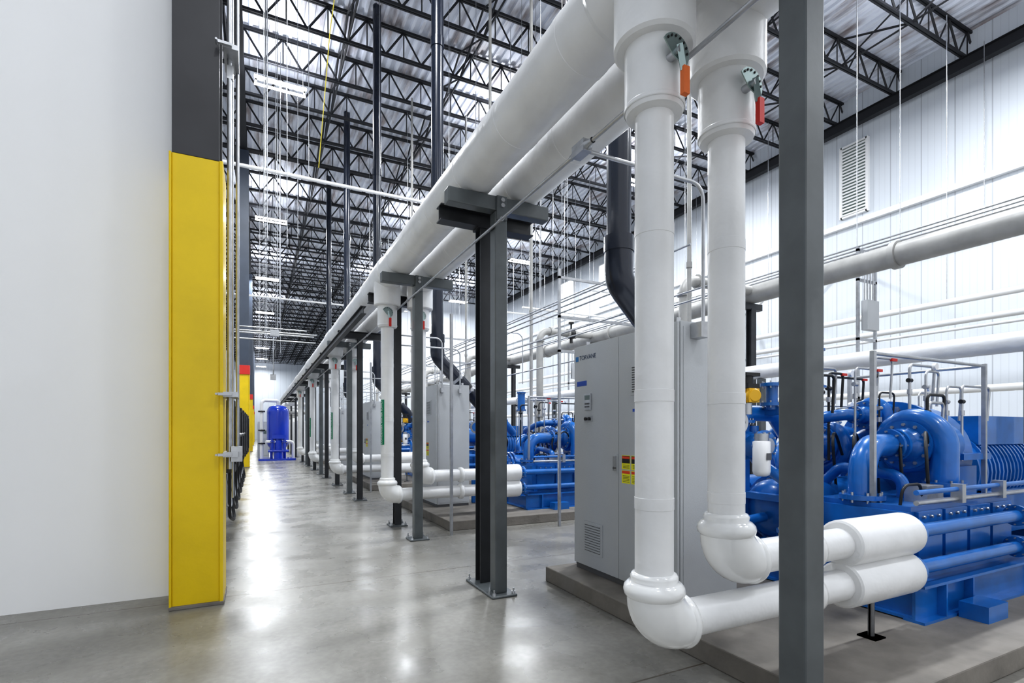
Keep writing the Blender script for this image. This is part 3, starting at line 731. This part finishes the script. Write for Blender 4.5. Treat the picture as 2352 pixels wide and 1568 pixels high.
b = MB()
for (x, y) in ((5.6, 12.6), (6.2, 11.4), (5.2, 18.9), (7.0, 6.9), (7.4, 19.0)):
    b.cyl((x, y, 0.0), (x, y, 14), 0.04, M_PIPE, n=12)
    b.lathe((x, y, 4.5), (0, 0, 1), [(0.04, 0), (0.055, 0), (0.055, 0.1), (0.04, 0.1)], M_PIPE, 12)
b.obj('vertical_utility_pipes')
b = MB()
for (x, z) in ((4.45, 3.48), (4.52, 3.60), (4.6, 3.72), (4.9, 3.3), (5.3, 4.1), (5.45, 2.9), (6.1, 3.6), (6.1, 3.75)):
    b.cyl((x, 5.2, z), (x, 36, z), 0.014, M_GALV, n=8)
for k in range(6):
    y = 7.15+P*k
    b.box((4.40, y, 0.0), (4.44, y+0.04, 4.2), M_GALV); b.box((6.2, y, 0.0), (6.24, y+0.04, 4.2), M_GALV)
    for z in (3.40, 4.04, 2.84): b.box((4.40, y, z), (6.24, y+0.04, z+0.04), M_GALV)
    b.tube([(4.6, y+3, 3.72), (5.3, y+3, 3.72), (5.3, y+3, 2.6)], 0.012, M_GALV, 0.15, 8)
    b.box((2.58, y+0.1, 0), (2.62, y+0.14, 3.3), M_GALV)
b.obj('conduit_rack')
b = MB()
for (x, y) in ((17, 38), (17.8, 38.5), (18.5, 40)):
    b.cyl((x, y, 0), (x, y, 12.5), 0.10, M_JOIST, n=12)
    for z in (5, 8, 11): b.cyl((x, y, z), (x, y, z+0.3), 0.16, M_RED, n=12)
b.obj('fire_riser_pipes')

# ------------------------------------------------------------------ far aisle: blue vessel skid
b = MB(); cx, cy = 1.03, 30.7
b.slathe((cx, cy, 0.75), (0, 0, 1), [(0, -0.18), (0.25, -0.15), (0.42, -0.08), (0.52, 0.05), (0.55, 0.2), (0.55, 1.85), (0.52, 2.0), (0.42, 2.12), (0.25, 2.19), (0, 2.22)], M_BLUED, 36)
for q in range(4):
    a = math.pi/4+q*math.pi/2; b.bar((cx+0.46*math.cos(a), cy+0.46*math.sin(a), 0.1), (cx+0.46*math.cos(a), cy+0.46*math.sin(a), 1.0), 0.09, M_BLUED)
b.box((cx-0.95, cy-0.9, 0), (cx+0.85, cy+0.8, 0.10), M_BLUED)
for s_ in (-1, 1):
    b.tube([(cx+s_*0.3, cy-0.7, 1.2), (cx+s_*0.3, cy-0.7, 0.5), (cx-s_*0.5, cy-0.7, 0.5)], 0.07, M_BLUED, 0.1, 12)
    b.flange((cx+s_*0.3, cy-0.7, 1.0), (0, 0, 1), 0.13, 0.04, M_BLUED, 8)
b.box((cx-0.3, cy-0.8, 1.15), (cx+0.35, cy-0.6, 1.35), M_BLUED)
b.cyl((cx, cy-0.5, 0.1), (cx, cy-0.5, 1.2), 0.22, M_BLUED)
b.tube([(cx-0.8, cy-0.3, 0.1), (cx-0.8, cy-0.3, 3.2), (cx, cy, 3.2), (cx, cy, 2.95)], 0.09, M_WHT, 0.2, 14)
b.tube([(cx+0.75, cy-0.3, 0.1), (cx+0.75, cy-0.3, 1.0), (cx-0.6, cy-0.75, 1.0)], 0.08, M_WHT, 0.2, 14)
for z in (0.9, 1.6, 2.6): b.flange((cx-0.8, cy-0.3, z), (0, 0, 1), 0.17, 0.06, M_BLACK, 6)
b.obj('blue_dryer_vessel')
b = MB()
for i in range(6):
    y = 33+i*3
    b.box((0.05, y, 0), (0.65, y+1.2, 2.1), M_CAB); b.box((0.1, y-0.01, 0.15), (0.6, y, 2.0), M_CAB); b.box((0.2, y-0.02, 1.4), (0.5, y-0.01, 1.6), M_SCR)
b.obj('control_panel_row', bevel=0.006)
for i in range(5):
    b = MB(); y = 34+i*5.0; x = 2.9
    b.tube([(1.4, y, 0.0), (1.4, y, 3.2), (x, y, 3.2), (x, y, 0.0)], 0.12, M_WHT, 0.25, 14)
    b.tube([(1.0, y+1, 0.0), (1.0, y+1, 2.7), (x, y+1, 2.7)], 0.09, M_PIPE, 0.25, 12)
    for z in (1.0, 1.4, 2.4): b.flange((1.4, y, z), (0, 0, 1), 0.19, 0.06, M_BLACK, 6)
    b.cyl((2.45, y+0.6, 0.0), (2.45, y+0.6, 2.2), 0.30, M_WHT, n=24)
    b.obj('dryer_piping_skid')

# ------------------------------------------------------------------ light fixtures
for xf in (0.72, 8.6, 16.2):
    for yf in (-3.2, 6.6, 19.0, 31.3, 43.5, 56, 68, 80, 92, 103):
        if xf > 8.0 and yf > 46: continue
        b = MB(); z = 13.2; L = 0.8
        b.box((xf-L, yf-0.04, z), (xf+L, yf+0.04, z+0.06), M_WHT)
        for dx in (-0.75, 0, 0.75): b.box((xf+dx-0.03, yf-0.26, z), (xf+dx+0.03, yf+0.26, z+0.03), M_WHT)
        for dy in (-0.21, 0.21): b.cyl((xf-L, yf+dy, z-0.03), (xf+L, yf+dy, z-0.03), 0.04, M_EMIT, n=10)
        for dx in (-0.7, 0.7): b.cyl((xf+dx, yf, z+0.05), (xf+dx, yf, 13.9), 0.008, M_GALV, n=5)
        o = b.obj('linear_highbay_light')
        ld = bpy.data.lights.new('lamp', 'AREA'); ld.shape = 'RECTANGLE'; ld.size = 1.6; ld.size_y = 0.6
        ld.energy = 720 if yf > 0 else 240
        ld.color = (0.93, 0.965, 1.0)
        lo = bpy.data.objects.new('lamp', ld); scene.collection.objects.link(lo); lo.location = (xf, yf, z-0.12); lo.parent = o
        ud = bpy.data.lights.new('uplight', 'AREA'); ud.shape = 'RECTANGLE'; ud.size = 1.6; ud.size_y = 0.6; ud.energy = 95
        ud.color = (0.90, 0.93, 1.0)
        uo = bpy.data.objects.new('uplight', ud); scene.collection.objects.link(uo); uo.location = (xf, yf, z+0.15); uo.rotation_euler = (math.pi, 0, 0); uo.parent = o

w = bpy.data.worlds.new('world'); scene.world = w; w.use_nodes = True
bg = w.node_tree.nodes['Background']; bg.inputs[0].default_value = (0.92, 0.955, 1.0, 1); bg.inputs[1].default_value = 0.95

cd = bpy.data.cameras.new('camera'); cd.sensor_width = 36; cd.lens = 36*1181/2352; cd.shift_y = 206/2352
cd.clip_start = 0.05; cd.clip_end = 300
co = bpy.data.objects.new('camera', cd); scene.collection.objects.link(co)
co.location = (0, 0, 1.55); co.rotation_euler = (math.radians(90), 0, math.radians(-26.4))
scene.camera = co
scene.view_settings.view_transform = 'Standard'
scene.view_settings.look = 'Medium High Contrast'
scene.view_settings.exposure = 0.0
